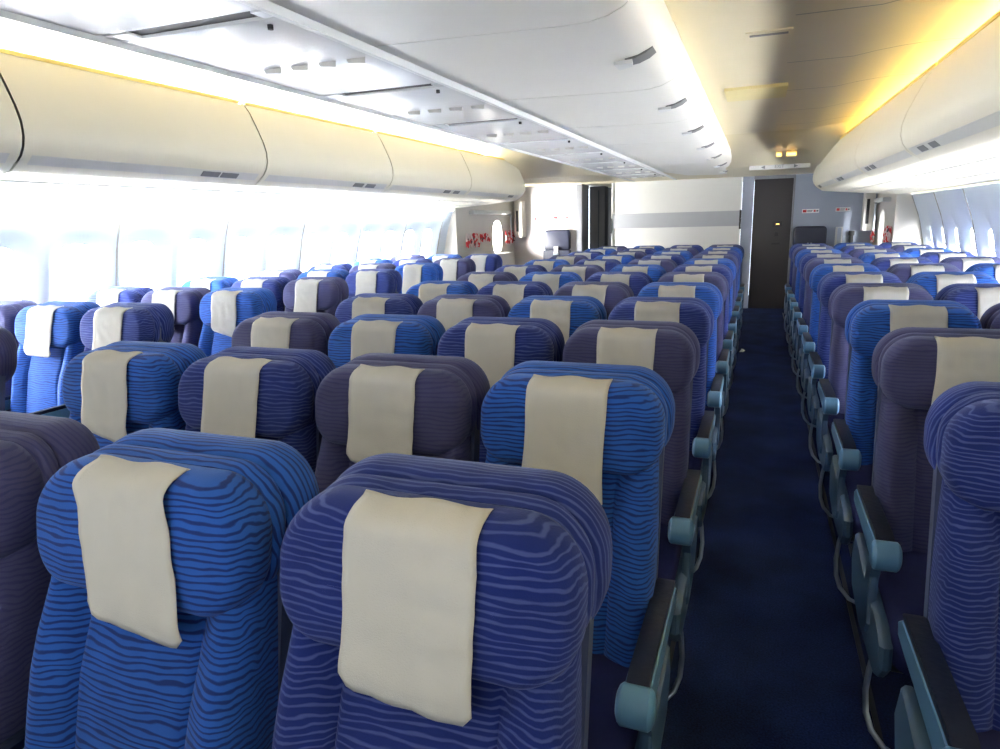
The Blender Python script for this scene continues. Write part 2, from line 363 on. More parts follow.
# values above are |x - CX|
BL = [(1.995, 1.815), (2.05, 1.778)]
def side_bin(side, y0, y1, last, label):
    t = tag(empty('overhead_bin', (CX+side*2.1, (y0+y1)/2, 1.75)), label, 'overhead bin', 'overhead bins along the %s wall' % ('left' if side < 0 else 'right'))
    ox, oy, oz = t.location
    def sh(y): return -.025*max(0, y-3.5) if side > 0 else 0
    def fn(y, g=0): return lambda p: (CX+side*(p[0]+g)+sh(y)-ox, y-oy, p[1]-oz)
    g = .006
    def rings(prof, endtaper):
        ys = [y0+g, y1-g]
        rr = []
        if last:
            ys = [y0+g, y1-.35, y1-.2, y1-.1, y1-.04, y1]
            tp = [0, 0, .03, .09, .17, .30]
        else: tp = [0, 0]
        for y, k in zip(ys, tp):
            f_ = fn(y)
            rr.append([f_((p[0]+k*.8*(1 if p[0] < 2.2 else 0), p[1]+(k*.5 if p[1] < 1.9 else 0))) for p in prof])
        return rr
    door = MB().loft(rings(BP[1:], 0), close=False)
    # thickness: inner copy closes the edge
    door.loft([[fn(y0+g)(p) for p in BP[1:]], [fn(y0+g)((p[0]+.03, p[1])) for p in BP[1:]]], close=False)
    if not last: door.loft([[fn(y1-g)(p) for p in BP[1:]], [fn(y1-g)((p[0]+.03, p[1])) for p in BP[1:]]], close=False)
    d = door.build('door', M['bin'], t, 40)
    ym = (y0+y1)/2
    # recessed grey grip strip along the lower lip, with a latch window
    def P(s, y, out): # s along lip
        x = 1.955+(2.02-1.955)*s; z = 1.853+(1.797-1.853)*s
        return (CX+side*(x-out*.6)+sh(y)-ox, y-oy, z-out*.8-oz)
    ye = y1-(.45 if last else .05)
    st = MB().loft([[P(.12, y0+.05, .001), P(.12, y0+.05, .004), P(.8, y0+.05, .004), P(.8, y0+.05, .001)], [P(.12, ye, .001), P(.12, ye, .004), P(.8, ye, .004), P(.8, ye, .001)]])
    hs = st.build('grip_strip', M['latch'], d)
    mb = MB()
    for yy in ((ym+.35), (ye-.25)):
        mb.loft([[P(.25, yy-.07, .003), P(.25, yy-.07, .008), P(.7, yy-.07, .008), P(.7, yy-.07, .003)], [P(.25, yy+.07, .003), P(.25, yy+.07, .008), P(.7, yy+.07, .008), P(.7, yy+.07, .003)]])
    mb.build('latch', M['latchd'], d)
    # underside with a gentle fall to the window wall and back body
    up = [(1.995, 1.815), (2.05, 1.778), (2.09, 1.772), (2.5, 1.735), (3.03 if side < 0 else 2.93, 1.70), (2.95, 1.75), (2.6, 2.2), (2.12, 2.27), (2.07, 2.29)]
    body = MB().loft(rings(up, 0), close=False)
    rr = rings(BP[1:]+up[1:-1], 0)
    F = list(range(len(rr[-1])))
    body.add(rr[-1], [F]); body.add(rr[0], [F])
    body.build('body', M['bin'], t, 35)
    # rail on top of the door, cove lamp glow painted in as yellow
    rl = MB(); fa = lambda p, y: (CX+side*p[0]+sh(y)-ox, y-oy, p[1]-oz)
    rl.loft([[fa(p, y0+g) for p in ((2.062, 2.29), (2.062, 2.308), (2.10, 2.308), (2.10, 2.29))], [fa(p, ye) for p in ((2.062, 2.29), (2.062, 2.308), (2.10, 2.308), (2.10, 2.29))]])
    rl.build('top_rail', M['yellow'], t)
    # service panel line on the underside
    sp = MB()
    for xx in (2.3, 2.62):
        sp.loft([[fa(p, y0+.02) for p in ((xx, 1.752-(xx-2.3)*.085), (xx, 1.748-(xx-2.3)*.085), (xx+.012, 1.748-(xx-2.3)*.085), (xx+.012, 1.752-(xx-2.3)*.085))], [fa(p, ye) for p in ((xx, 1.752-(xx-2.3)*.085), (xx, 1.748-(xx-2.3)*.085), (xx+.012, 1.748-(xx-2.3)*.085), (xx+.012, 1.752-(xx-2.3)*.085))]])
    sp.build('underside_rib', M['latch'], t)
    return t
lb = [-1.1, .55, 2.185, 3.8, 5.47, 7.25, 9.42]
nm = {1: 'cream overhead bin cut by the left edge of the picture, nearest on the left', 2: 'long cream overhead bin over the left windows, second from the camera',
      3: 'cream overhead bin over the left windows, third from the camera', 4: 'cream overhead bin over the left windows, last but one before the exit', 5: 'cream overhead bin with rounded end beside the left exit', 0: 'cream overhead bin over the left windows, level with the camera'}
for k in range(1, 6): side_bin(-1, lb[k], lb[k+1], k == 5, nm[k])
rb = [1.2, 2.95, 4.72, 6.45, 8.15, 10.35]
nm = ['overhead bin on the right wall cut by the right edge of the picture', 'large white overhead bin on the right wall, second from the right edge of the picture', 'white overhead bin on the right wall, middle of the row', 'white overhead bin on the right wall, last but one before the exit', 'white overhead bin with rounded end nearest the right exit']
for k in range(5): side_bin(1, rb[k], rb[k+1], k == 4, nm[k])
# cove lamps lying behind the bin tops
def cove(side, y0, y1, mat, label):
    t = tag(MB().tube([(CX+side*2.25, y0, 2.325), (CX+side*2.25, y1, 2.325)], .015).build('cove_lamp', mat), label, 'lamp')
cove(1, .2, 9.3, M['cove'], 'amber strip lamp hidden behind the right overhead bins, lighting the ceiling yellow')
cove(-1, .2, 9.2, M['coveleft'], 'bright strip lamp hidden behind the left overhead bins, washing the ceiling white')
tag(MB().tube([(CX-2.93, .0, 1.68), (CX-2.93, 8.9, 1.68)], .012).build('sidewall_fill_strip', M['wash']), 'added white fill strip under the left overhead bins, brightening the window wall', 'lamp')  # added glowing strip that whitens the left wall and bin undersides

# ---------------------------------------------------------------- centre overhead bins
CP = [(-1.30, 2.10), (-.62, 2.085), (-.53, 2.087), (-.47, 2.098), (-.42, 2.12), (-.385, 2.155), (-.37, 2.2), (-.375, 2.26), (-.40, 2.32), (-.43, 2.37)]
ordn = ['first', 'second', 'third', 'fourth', 'fifth', 'sixth', 'seventh', 'eighth', 'ninth', 'tenth', 'eleventh', 'twelfth', 'thirteenth']
for k in range(9):
    y0 = -.22+1.22*k+.0; y1 = y0+1.22
    if k == 8: y1 = 10.72
    t = tag(empty('overhead_bin', (-.8, (y0+y1)/2, 2.2)), 'white flat-bottomed overhead bin with rounded right edge, %s along the centre row from the camera' % ordn[k], 'overhead bin', 'centre overhead bins')
    ox, oy, oz = t.location
    g = .004
    d = MB().loft([[(x-ox, y-oy, z-oz) for x, z in CP] for y in (y0+g, y1-g)], close=False)
    d.loft([[(x-ox, y0+g-oy, z-oz) for x, z in CP], [(x-ox-.01, y0+g-oy, z-oz+.03) for x, z in CP]], close=False)
    d.loft([[(x-ox, y1-g-oy, z-oz) for x, z in CP], [(x-ox-.01, y1-g-oy, z-oz+.03) for x, z in CP]], close=False)
    dd = d.build('door', M['bincen'], t, 40)
    b2 = [(-1.30, 2.12), (-.6, 2.11), (-.45, 2.14), (-.40, 2.2), (-.45, 2.36), (-1.15, 2.40), (-1.30, 2.3)]
    MB().loft([[(x-ox, y-oy, z-oz) for x, z in b2] for y in (y0+.001, y1-.001)]).build('body', M['seam'], t)
    if y1 < 10.8:
        ym = y0+.60
        # scooped latch: dark recess, white paddle
        rc = MB().loft([[(x-ox, ym+dy-oy, z-oz) for x, z in ((-.52, 2.082), (-.48, 2.087), (-.44, 2.102), (-.415, 2.120), (-.42, 2.135), (-.48, 2.10), (-.52, 2.09))] for dy in (-.05, .05)])
        h = rc.build('latch', M['latchd'], dd)
        MB().loft([[(-.56-ox, ym-.06-oy, 2.079-oz), (-.49-ox, ym-.055-oy, 2.084-oz), (-.50-ox, ym+.02-oy, 2.084-oz), (-.56-ox, ym+.06-oy, 2.08-oz)], [(-.56-ox, ym-.06-oy, 2.068-oz), (-.49-ox, ym-.055-oy, 2.070-oz), (-.50-ox, ym+.02-oy, 2.072-oz), (-.56-ox, ym+.06-oy, 2.070-oz)]]).build('paddle', M['white'], h)
# rail between bins and service panels, and left edge rail
struct(MB().loft([[(x, y, z) for x, z in ((-1.335, 2.095), (-1.325, 2.078), (-1.305, 2.078), (-1.295, 2.10), (-1.3, 2.13), (-1.33, 2.13))] for y in (Y0, Y1-.1)]).build('trim_%d' % nt_, M['white'])); nt_ += 1
struct(MB().loft([[(x, y, z) for x, z in ((-2.02, 2.12), (-2.005, 2.082), (-1.985, 2.078), (-1.97, 2.10), (-1.98, 2.4), (-2.02, 2.4))] for y in (Y0, Y1-.1)]).build('trim_%d' % nt_, M['white'])); nt_ += 1
# glossy service panels under the left half of the centre unit
ys = [.56, 1.72, 2.88, 4.04, 5.20, 6.36, 7.52, 8.68, 9.84]
for k, y in enumerate(ys):
    t = tag(empty('service_panel', (-1.65, y+.58, 2.1)), 'glossy white ceiling service panel with reading lights and a slot, %s from the camera' % ordn[k], 'service panel', 'service panels under the centre bins')
    def B(x0, x1, a, b, z0, z1, bev=0): return ((x0+1.65, a-y-.58, z0-2.1), (x1+1.65, b-y-.58, z1-2.1), bev)
    L_ = 1.155 if k < 8 else .85
    MB().box(*B(-1.97, -1.337, y+.06, y+L_-.03, 2.092, 2.11, .004)).build('panel', M['gloss'], t)
    MB().box(*B(-1.97, -1.337, y+L_-.028, y+L_+.0, 2.098, 2.11)).build('joint_plate', M['gloss'], t)
    for q0, q1 in ((-1.97, -1.88), (-1.40, -1.337)): MB().box(*B(q0, q1, y-.0, y+.058, 2.094, 2.11)).build('end_plate', M['gloss'], t)
    MB().box(*B(-1.88, -1.40, y, y+.058, 2.102, 2.11)).build('slot', M['slot'], t)
    for j in range(4):
        xx = -1.80+.125*j; yy = y+.60
        lens = MB().add([(xx-.035+1.65, yy-.02-y-.58, 2.0915-2.1), (xx+.045+1.65, yy-.02-y-.58, 2.0915-2.1), (xx+.005+1.65, yy+.04-y-.58, 2.0915-2.1), (xx-.03+1.65, yy-.015-y-.58, 2.078-2.1), (xx+.04+1.65, yy-.015-y-.58, 2.072-2.1), (xx+.005+1.65, yy+.03-y-.58, 2.085-2.1)],
              [[0, 1, 2], [3, 5, 4], [0, 3, 4, 1], [1, 4, 5, 2], [2, 5, 3, 0]])
        lens.build('reading_light', M['latch'], t, 0)
    MB().tube([(-1.42+1.65, y+.11-y-.58, 2.095-2.1), (-1.42+1.65, y+.11-y-.58, 2.078-2.1)], .009).build('knob', M['slot'], t)
# right aisle ceiling fittings
t = tag(MB().box((-.29, 5.33, 2.352), (.13, 5.82, 2.378), .006).build('ceiling_cover', M['signp']), 'cream rectangular cover plate on the ceiling above the right aisle', 'ceiling panel')
t = tag(MB().box((-.12, 3.82, 2.366), (.10, 3.98, 2.38), .004).build('ceiling_vent', M['ceil']), 'slim slotted vent in the ceiling above the right aisle', 'vent')
MB().box((-.10, 3.86, 2.362), (.08, 3.885, 2.368)).build('slot', M['latchd'], t)

# ---------------------------------------------------------------- aft bulkheads
def txt(body, loc, size, mat, parent, rot=(PI/2, 0, 0), ext=.002):
    cu = bpy.data.curves.new('lettering', 'FONT'); cu.body = body; cu.size = size; cu.extrude = ext; cu.align_x = 'CENTER'; cu.align_y = 'CENTER'
    o = bpy.data.objects.new('lettering', cu); o.location = loc; o.rotation_euler = rot; cu.materials.append(mat); COL.objects.link(o); bpy.context.view_layer.update()
    me = bpy.data.meshes.new_from_object(o.evaluated_get(bpy.context.evaluated_depsgraph_get())); bpy.data.objects.remove(o)
    if not me.materials: me.materials.append(mat)
    o = bpy.data.objects.new('lettering', me); o.location = loc; o.rotation_euler = rot; return link(o, parent)
YW = 11.7
# centre partition
w = struct(MB().box((-2.38, YW, 0), (-.30, YW+.08, 2.12), .01).build('wall_centre', M['wallc']))
MB().box((-2.375, YW-.012, 1.33), (-.31, YW+.002, 1.57), .003).build('band', M['wallg'], w)
MB().box((-2.385, YW-.02, .3), (-2.365, YW+.01, 2.1), .004).box((-.315, YW-.02, .3), (-.295, YW+.01, 2.1), .004).build('edge_strip', M['white'], w)
MB().box((-.318, YW-.03, 1.28), (-.29, YW-.005, 1.58), .004).box((-2.40, YW-.03, 1.25), (-2.375, YW-.005, 1.5), .004).build('bumper', M['slot'], w)
# wall right of the doorway, frame strips, wall left
struct(MB().box((-.29, YW+.01, 0), (-.12, YW+.1, 2.12)).build('trim_%d' % nt_, M['wallb'])); nt_ += 1
w = struct(MB().box((.47, YW, 0), (2.2, YW+.08, 2.12)).build('wall_right_aft', M['wallb']))
w2 = struct(MB().box((-4.6, YW, 0), (-3.0, YW+.08, 2.12)).build('wall_left_aft', M['wallp']))
struct(MB().box((-3.0, YW-.02, 0), (-2.90, YW+.5, 2.12), .006).build('trim_%d' % nt_, M['frame'])); nt_ += 1
struct(MB().box((.455, YW-.03, 0), (.48, YW+.1, 2.06), .004).box((-.12, YW-.03, 2.04), (.48, YW+.1, 2.12), .004).build('trim_%d' % nt_, M['frame'])); nt_ += 1
# dark lavatory door at the end of the right aisle
d = struct(MB().box((-.115, YW+.05, .0), (.46, YW+.09, 2.05), .006).build('door_1', M['door']))
MB().box((.18, YW+.03, 1.30), (.33, YW+.052, 1.39), .006).build('latch_plate', M['slot'], d)
MB().box((.235, YW+.022, 1.335), (.285, YW+.031, 1.35)).build('occupied_light', M['amber'], d)
MB().box((.22, YW+.03, 1.15), (.28, YW+.052, 1.22), .006).build('ashtray', M['slot'], d)
MB().box((.18, YW+.02, 1.02), (.31, YW+.052, 1.06), .008).build('handle', M['slot'], d)
# passage behind the left doorway
struct(MB().box((-2.9, YW+1.5, 0), (-2.2, YW+1.56, 2.12)).build('wall_passage', M['grey']))
struct(MB().box((-2.40, YW+.08, 0), (-2.36, YW+1.5, 2.12)).build('trim_%d' % nt_, M['dark'])); nt_ += 1
cbt = tag(empty('galley_cabinet', (-2.72, YW+.55, 0)), 'tall grey galley cabinet seen through the left doorway', 'cabinet')
MB().box((-.18, 0, 0), (.10, .3, 2.07), .01).build('body', M['grey'], cbt)
MB().box((-.02, -.015, .4), (.0, .0, 2.0), .003).build('edge_strip', M['metal_dark'], cbt)
pn = tag(empty('control_panel', (-2.47, YW+1.49, 1.2)), 'small dark control panel on the grey wall inside the left doorway', 'control panel')
MB().box((-.11, -.02, -.06), (.09, 0, .12), .006).build('plate', M['slot'], pn)
MB().box((-.05, -.03, .17), (.0, 0, .21), .006).build('button', M['red'], pn)
MB().box((-.06, -.03, -.2), (.04, 0, -.13), .006).build('socket', M['slot'], pn)
# placards on the walls
def placard(x0, x1, z, label, cols):
    p = tag(empty('placard', ((x0+x1)/2, YW, z)), label, 'sign')
    wd = x1-x0
    MB().box((-wd/2, -.008, -.03), (wd/2, 0, .03), .002).build('plate', M['white'], p)
    MB().box((-wd/2+.01, -.011, -.02), (-wd/2+.01+wd*.22, -.007, .02)).build('red_mark', M['red'], p)
    MB().box((wd*.18, -.011, -.015), (wd*.3, -.007, .015)).build('red_mark', M['red'], p)
    MB().box((-wd*.2, -.011, .004), (wd*.12, -.007, .012)).box((-wd*.2, -.011, -.014), (wd*.08, -.007, -.006)).box((wd*.34, -.011, -.01), (wd*.45, -.007, .01)).build('print', M['slot'], p)
placard(.60, .84, 1.53, 'small white placard with red mark on the right wall, above the folded navy seat', 0)
placard(1.07, 1.27, 1.54, 'small white placard with red mark on the right wall, nearer the exit', 0)
placard(-3.78, -3.62, 1.53, 'small white placard with red mark on the left wall, left of the pair', 0)
placard(-3.42, -3.08, 1.54, 'wide white placard with red mark on the left wall above the folded seat', 0)
# folding attendant seats
def jump_seat(x, z0, label):
    t = tag(empty('attendant_seat', (x, YW, 0)), label, 'seat')
    MB().box((-.24, -.16, .42), (.24, -.005, .98), .02).build('body', M['leather'], t)
    MB().loft([[(px, y, pz) for px, pz in rrect(.47-2*i, .36-2*i, .06, 6, 0, 1.15+z0)] for y, i in ((-.02, .01), (-.03, 0), (-.09, 0), (-.105, .012), (-.112, .03))]).build('headrest', M['leather'], t)
    hs = MB().box((-.035, -.17, .92), (-.01, -.15, 1.05), .004).box((.01, -.17, .92), (.035, -.15, 1.05), .004).build('harness', M['latch'], t)
    MB().box((-.045, -.18, .90), (.045, -.15, .95), .006).build('buckle', M['metal'], hs)
    MB().box((-.22, -.26, .40), (.22, -.16, .60), .03).build('folded_cushion', M['leather'], t)
    return t
jump_seat(-3.33, 0, 'navy folding attendant seat on the pale wall left of the left doorway')
jump_seat(.73, -.03, 'dark navy folding attendant seat on the blue grey wall right of the dark door')
# handset & flashlight right
t = tag(empty('wall_handset', (1.14, YW, 1.1)), 'pale wall handset on the blue grey wall beside the folded seat', 'handset')
MB().box((-.05, -.03, -.16), (.05, 0, .18), .012).build('cradle', M['latch'], t)
MB().loft([[(px, y, pz) for px, pz in rrect(.05, .30, .02, 4, 0, .02)] for y in (-.03, -.07)]).build('handset', M['metal'], t)
t = tag(empty('torch', (1.31, YW, 1.09)), 'small black torch clipped to the blue grey wall by the right exit', 'torch')
MB().tube([(0, -.05, -.13), (0, -.05, .06)], .03).tube([(0, -.05, .06), (0, -.05, .13)], .042).build('barrel', M['black'], t)
MB().box((-.03, -.05, -.04), (.03, 0, 0)).build('clip', M['metal_dark'], t)

# header over the right aisle with exit lights and lettering (on the sloping ceiling)
t = tag(empty('exit_sign', (.19, 9.6, 2.085)), 'exit lettering with arrows on the low ceiling at the end of the right aisle', 'sign')
MB().box((-.36, -.01, -.03), (.36, .0, .03), .003).build('plate', M['wallc'], t)
txt('EXIT', (0, -.014, 0), .055, M['latchd'], t)
MB().add([(-.22, -.014, 0), (-.17, -.014, .022), (-.17, -.014, -.022)], [[0, 1, 2]]).add([(.22, -.014, 0), (.17, -.014, .022), (.17, -.014, -.022)], [[0, 2, 1]]).build('arrow', M['latchd'], t, 0)
for x, wd, lb_ in ((.165, .05, 'small lit amber lamp on the sloping ceiling, left of the two'), (.30, .10, 'wide lit amber lamp on the sloping ceiling, right of the two')):
    t = tag(MB().box((x-wd/2, 8.93, 2.165), (x+wd/2, 8.95, 2.195), .005).build('indicator_light', M['amber']), lb_, 'lamp', 'amber ceiling lights')
    MB().box((x-wd/2-.01, 8.95, 2.155), (x+wd/2+.01, 8.99, 2.22), .005).build('housing', M['signp'], t)

# ---------------------------------------------------------------- exit doors in the side walls
m, nt, b = new_mat('red_white_ribbon_print'); N = nt.nodes; L = nt.links
tc = N.new('ShaderNodeTexCoord'); vo = N.new('ShaderNodeTexVoronoi'); vo.inputs['Scale'].default_value = 22; L.new(tc.outputs['Object'], vo.inputs['Vector'])
cr = N.new('ShaderNodeValToRGB'); cr.color_ramp.interpolation = 'CONSTANT'; L.new(vo.outputs['Color'], cr.inputs[0])
cr.color_ramp.elements[0].color = srgb(206, 40, 46); cr.color_ramp.elements[1].position = .5; cr.color_ramp.elements[1].color = srgb(238, 226, 222)
e = cr.color_ramp.elements.new(.82); e.color = srgb(60, 40, 60)
L.new(cr.outputs[0], b.inputs['Base Color']); b.inputs['Roughness'].default_value = .7; M['ribbon'] = m
def exit_door(side, ya, yb, n, wy, ribbons):
    xw = (-4.16 if side < 0 else 1.62)
    # liner built as ring round the small window
    mb = MB(); NP = 32; yc = wy; zc = 1.24; hw = .19; hh = .25
    P = lambda y, z, o=0: (xw+side*o, y, z)
    # wall pieces: below, above, left, right of the window cell
    c0, c1, z0, z1 = yc-.3, yc+.3, zc-.35, zc+.35
    for a, b_, c, d_ in ((ya, yb, 0, z0), (ya, yb, z1, 2.12), (ya, c0, z0, z1), (c1, yb, z0, z1)):
        mb.add([P(a, c), P(b_, c), P(b_, d_), P(a, d_)], [[0, 1, 2, 3]])
    out = []; inn = []
    for j in range(NP):
        a = 2*PI*(j+.5)/NP; ca, sa = math.cos(a), math.sin(a); s = 1/max(abs(ca)/.3, abs(sa)/.35)
        y, z = ca*s, sa*s
        out.append((y, z)); d = (abs(ca/hw)**2.6+abs(sa/hh)**2.6)**(-1/2.6); inn.append((ca*d, sa*d))
    for qx in (-.3, .3):
        for qz in (-.35, .35):
            j = min(range(NP), key=lambda j: (out[j][0]-qx)**2+(out[j][1]-qz)**2); out[j] = (qx, qz)
    mb.loft([[P(yc+y, zc+z) for y, z in out], [P(yc+y*1.12, zc+z*1.12) for y, z in inn], [P(yc+y, zc+z, .05) for y, z in inn], [P(yc+y, zc+z, .12) for y, z in inn]], caps=False)
    d = struct(mb.build('door_%d' % n, M['exitw'], None, 35))
    MB().loft([[P(yc+y, zc+z, .09) for y, z in inn], [P(yc+y, zc+z, .096) for y, z in inn]]).build('pane', M['glass'], d)
    # bustle, assist handle and upper lip
    s = -side
    MB().box((min(xw, xw+s*.14), ya+.55, .25), (max(xw, xw+s*.14), yb-.35, .98), .04).build('slide_bustle', M['exitw'], d)
    MB().box((min(xw, xw+s*.10), ya+.5, 1.62), (max(xw, xw+s*.10), yb-.4, 1.68), .015).build('shelf', M['white'], d)
    MB().tube([(xw, yb-.32, 1.2), (xw+s*.06, yb-.32, 1.22), (xw+s*.06, yb-.32, 1.6), (xw, yb-.32, 1.62)], .014).build('assist_handle', M['metal'], d)
    for y0, y1, za, zb in ribbons:
        mb = MB(); K = 14
        rr = []
        for k in range(K+1):
            y = y0+(y1-y0)*k/K; dz = .02*math.sin(k*1.7); dx = .012*math.sin(k*2.3)
            rr.append([(xw+s*(.03+dx), y, za+dz), (xw+s*(.05+dx), y, (za+zb)/2+dz), (xw+s*(.03+dx), y, zb+dz*.5), (xw+s*(.02+dx), y, (za+zb)/2)])
        mb.loft(rr)
        RIB.append(mb.build('warning_strap', M['ribbon']))
RIB = []
exit_door(-1, 9.15, YW, 2, 10.85, [(9.45, 9.95, 1.13, 1.33), (10.0, 10.4, 1.20, 1.32), (11.15, 11.6, 1.12, 1.34)])
exit_door(1, 10.0, YW, 3, 11.1, [(10.1, 10.5, 1.08, 1.30), (11.46, 11.67, 1.06, 1.24)])
for o, l in zip(RIB, ['crumpled red and white strap on the left exit door, farthest from its window', 'thin red and white strap on the left exit door, just left of its window', 'red and white strap on the left exit door, right of its bright window',
                      'crumpled red and white strap on the right exit door, right of its bright window', 'red and white strap on the right exit door, left of its bright window']):
    tag(o, l, 'strap', 'red and white straps on the exit doors')
# jambs closing the gap between window wall and door recess
struct(MB().box((1.60, 9.98, 0), (2.3, 10.02, 2.2)).build('trim_%d' % nt_, M['exitw'])); nt_ += 1
struct(MB().box((-4.65, 9.13, 0), (-4.14, 9.17, 2.2)).build('trim_%d' % nt_, M['exitw'])); nt_ += 1
# pilaster cabinets between door and bulkhead
for side, x in ((-1, -4.0), (1, 1.5)):
    t = tag(empty('wall_locker', (x, YW-.12, 1.5)), 'narrow pale wall locker with dark slot beside the %s exit' % ('left' if side < 0 else 'right'), 'locker')
    MB().box((-.07, -.1, -.28), (.07, .115, .34), .01).build('body', M['exitw'], t)
    MB().box((-.04, -.106, -.18), (-.0, -.099, .18), .002).build('slot', M['slot'], t)

# ---------------------------------------------------------------- seats
TILT = .20
def shear(z): return -(1.13-z)*TILT
PW, PH, PR, PZ = .460, .216, .094, 1.004       # headrest pad
EF = .030                                     # front edge radius
def crown(i): # forward bulge at inset i from the pad outline
    t = min(i/EF, 1); return .050*math.sqrt(max(0, 1-(1-t)**2)) + .006*min(1, max(0, i-EF)/.07)
PADY = .060
def pad_mesh():
    mb = MB(); rings = []
    for i, y in ((.05, .104), (.02, .100), (.005, .088), (0, .074)):
        rings.append([(x, PADY+y-.06+.0, z) for x, z in rrect(PW-2*i, PH-2*i, PR-i, 12, 0, PZ, .078-i*.7)])
    for i in (0.001, .004, .009, .016, .025, .035, .05, .07, .09, .108):
        rings.append([(x, PADY-crown(i), z) for x, z in rrect(PW-2*i, PH-2*i, max(PR-i, .004), 12, 0, PZ, max(.078-i*.7, .004))])
    rings = [[(x, y+shear(z)+.10*x*x+.002*math.sin(9*x+31*z), z) for x, y, z in r] for r in rings]
    mb.loft(rings); return mb
def hood_mesh():
    mb = MB(); rings = []
    prof = [(.055, .045), (.05, .018), (.062, .008), (.078, .006), (.088, .012), (.092, .022), (.097, .010), (.108, .001), (.125, -.003), (.15, -.003), (.168, .002), (.180, .014), (.184, .035)]
    for y, i in prof:
        y += .036
        w, h = .474-2*i, .236-i
        rings.append([(x, y+shear(z)+.08*x*x, z) for x, z in rrect(w, h, max(.104-i, .03), 12, 0, .885+.118-i*.2)])
    mb.loft(rings); return mb
def back_mesh():
    """upholstered backrest: centre panel between two side bolsters"""
    rings = []
    zs = [.40, .43, .47, .52, .58, .64, .70, .76, .82, .86, .90, .93, .955, .965]
    for z in zs:
        t = (z-.40)/.565
        hw = .218+.010*math.sin(PI*min(1, t*1.05))
        if z > .93: hw -= (z-.93)*1.2
        if z < .43: hw -= (.43-z)*.5
        q = []
        K = 44
        for k in range(K+1):
            u = -1+2*k/K; x = u*hw; a = abs(x)
            seam = .116+.012*t
            y = .035
            if a > seam:
                s = (a-seam)/(hw-seam); y -= .034*math.sin(min(1, s*1.25)*PI*.5)
            else:
                y -= .008*math.cos(a/seam*PI/2)
            y += .030*math.exp(-((z-.93)/.16)**2)
            y += .012*math.exp(-((a-seam)/.005)**2)
            if abs(u) > .78: y += .055*(1-math.sqrt(max(0, 1-((abs(u)-.78)/.22)**2)))
            q.append((x, y+shear(z)+.003*math.sin(23*z+7*x)-.015*math.sin(PI*t), z))
        for k in range(7):
            u = 1-2*(k+.0)/6; q.append((u*hw*.98, .125+shear(z), z))
        rings.append(q)
    mb = MB().loft(rings); return mb
def shell_mesh():
    rings = []
    for z in (.34, .38, .50, .65, .80, .92, 1.0, 1.05, 1.075, 1.085):
        hw = .225 - (.0 if z < 1.0 else (z-1.0)**2*10.0)
        q = [(x, y+shear(z), z) for x, y in ((-hw, .125), (hw, .125), (hw*.98, .175), (hw*.5, .21), (-hw*.5, .21), (-hw*.98, .175))]
        rings.append(q)
    return MB().loft(rings)
def cushion_mesh():
    mb = MB(); rings = []
    for z, i in ((.34, .02), (.345, .006), (.36, 0), (.42, 0), (.445, .006), (.46, .02), (.468, .045)):
        rings.append([(x, y, z + .012*(1-(y+.30)**2*6)*(z > .44)) for x, y in rrect(.47-2*i, .50-2*i, .055-i*.5, 6, 0, -.315)])
    mb.loft(rings); return mb
def cover_mesh(seed, skew, lenL, lenR, top, hw=.099):
    """linen strip folded over the headrest pad and hanging in front of it"""
    rnd = random.Random(seed); V = []; F = []
    ztop, zbot = PZ+PH/2, PZ-PH/2
    path = []   # (t, y, z) down the strip
    path += [(.066, ztop-.004), (.064, ztop+.000), (.061, ztop+.002)]
    i_ = 0
    for i in (0.001, .003, .007, .013, .021, .031, .045, .065, .09, .12, .15, .18): path.append(('f', i))
    NX = 16; rows = []
    zs_tail = 10
    ph = rnd.random()*6
    for j in range(NX+1):
        u = -1+2*j/NX; col = []
        L_ = lenL+(lenR-lenL)*(u+1)/2
        # rounded lower corners
        L_ -= .020*max(0, (abs(u)-.75)/.25)**2.5
        zend = ztop-L_
        for p in path[:3]:
            col.append((u, p[0], p[1], 0))
        zl = [ztop-.001-.0*i for i in (0,)]
        n = 26
        for k in range(n+1):
            s = k/n; z = ztop+.001-(ztop-zend)*s**1.15
            i = min(ztop-z, 99); i = max(i, 0)
            ib = z-zbot
            if ib > .05: y = PADY-crown(i)-.004
            else: y = PADY-crown(.2)-.004 - .004*min(1, (.05-ib)/.05) + .010*max(0, -ib)/.06
            col.append((u, y, z, s))
        rows.append(col)
    m_ = len(rows[0])
    for j, col in enumerate(rows):
        for k, (u, y, z, s) in enumerate(col):
            x = u*hw*(1+.008*math.sin(ph+k*.22)) + skew*s*.06 + .0012*math.sin(ph*2+k*.3+(u > 0)*2)
            wr = .0045*math.sin(u*11+ph+3*s)*math.exp(-((s-.12)/.2)**2) + .007*noise.noise(Vector((u*1.6+ph, s*4, seed)))
            if k < 3: wr *= .2
            zz = z + (.003*math.sin(u*5+ph) if k < 3 else 0)
            yy = y-abs(wr)-.0005
            V.append((x+top, yy+shear(z)+.10*x*x, zz))
    for j in range(NX):
        for k in range(m_-1):
            a = j*m_+k; F.append([a, a+1, a+m_+1, a+m_])
    return V, F
print('meshes')
def arm_prof():
    # side view (y, z) of the armrest beam: rounded nose in front, thinning to the pivot
    return [(-.395, .585), (-.40, .565), (-.385, .548), (-.30, .545), (-.12, .555), (0, .56), (.05, .565), (.06, .59), (.03, .61), (-.15, .612), (-.33, .612), (-.385, .607)]
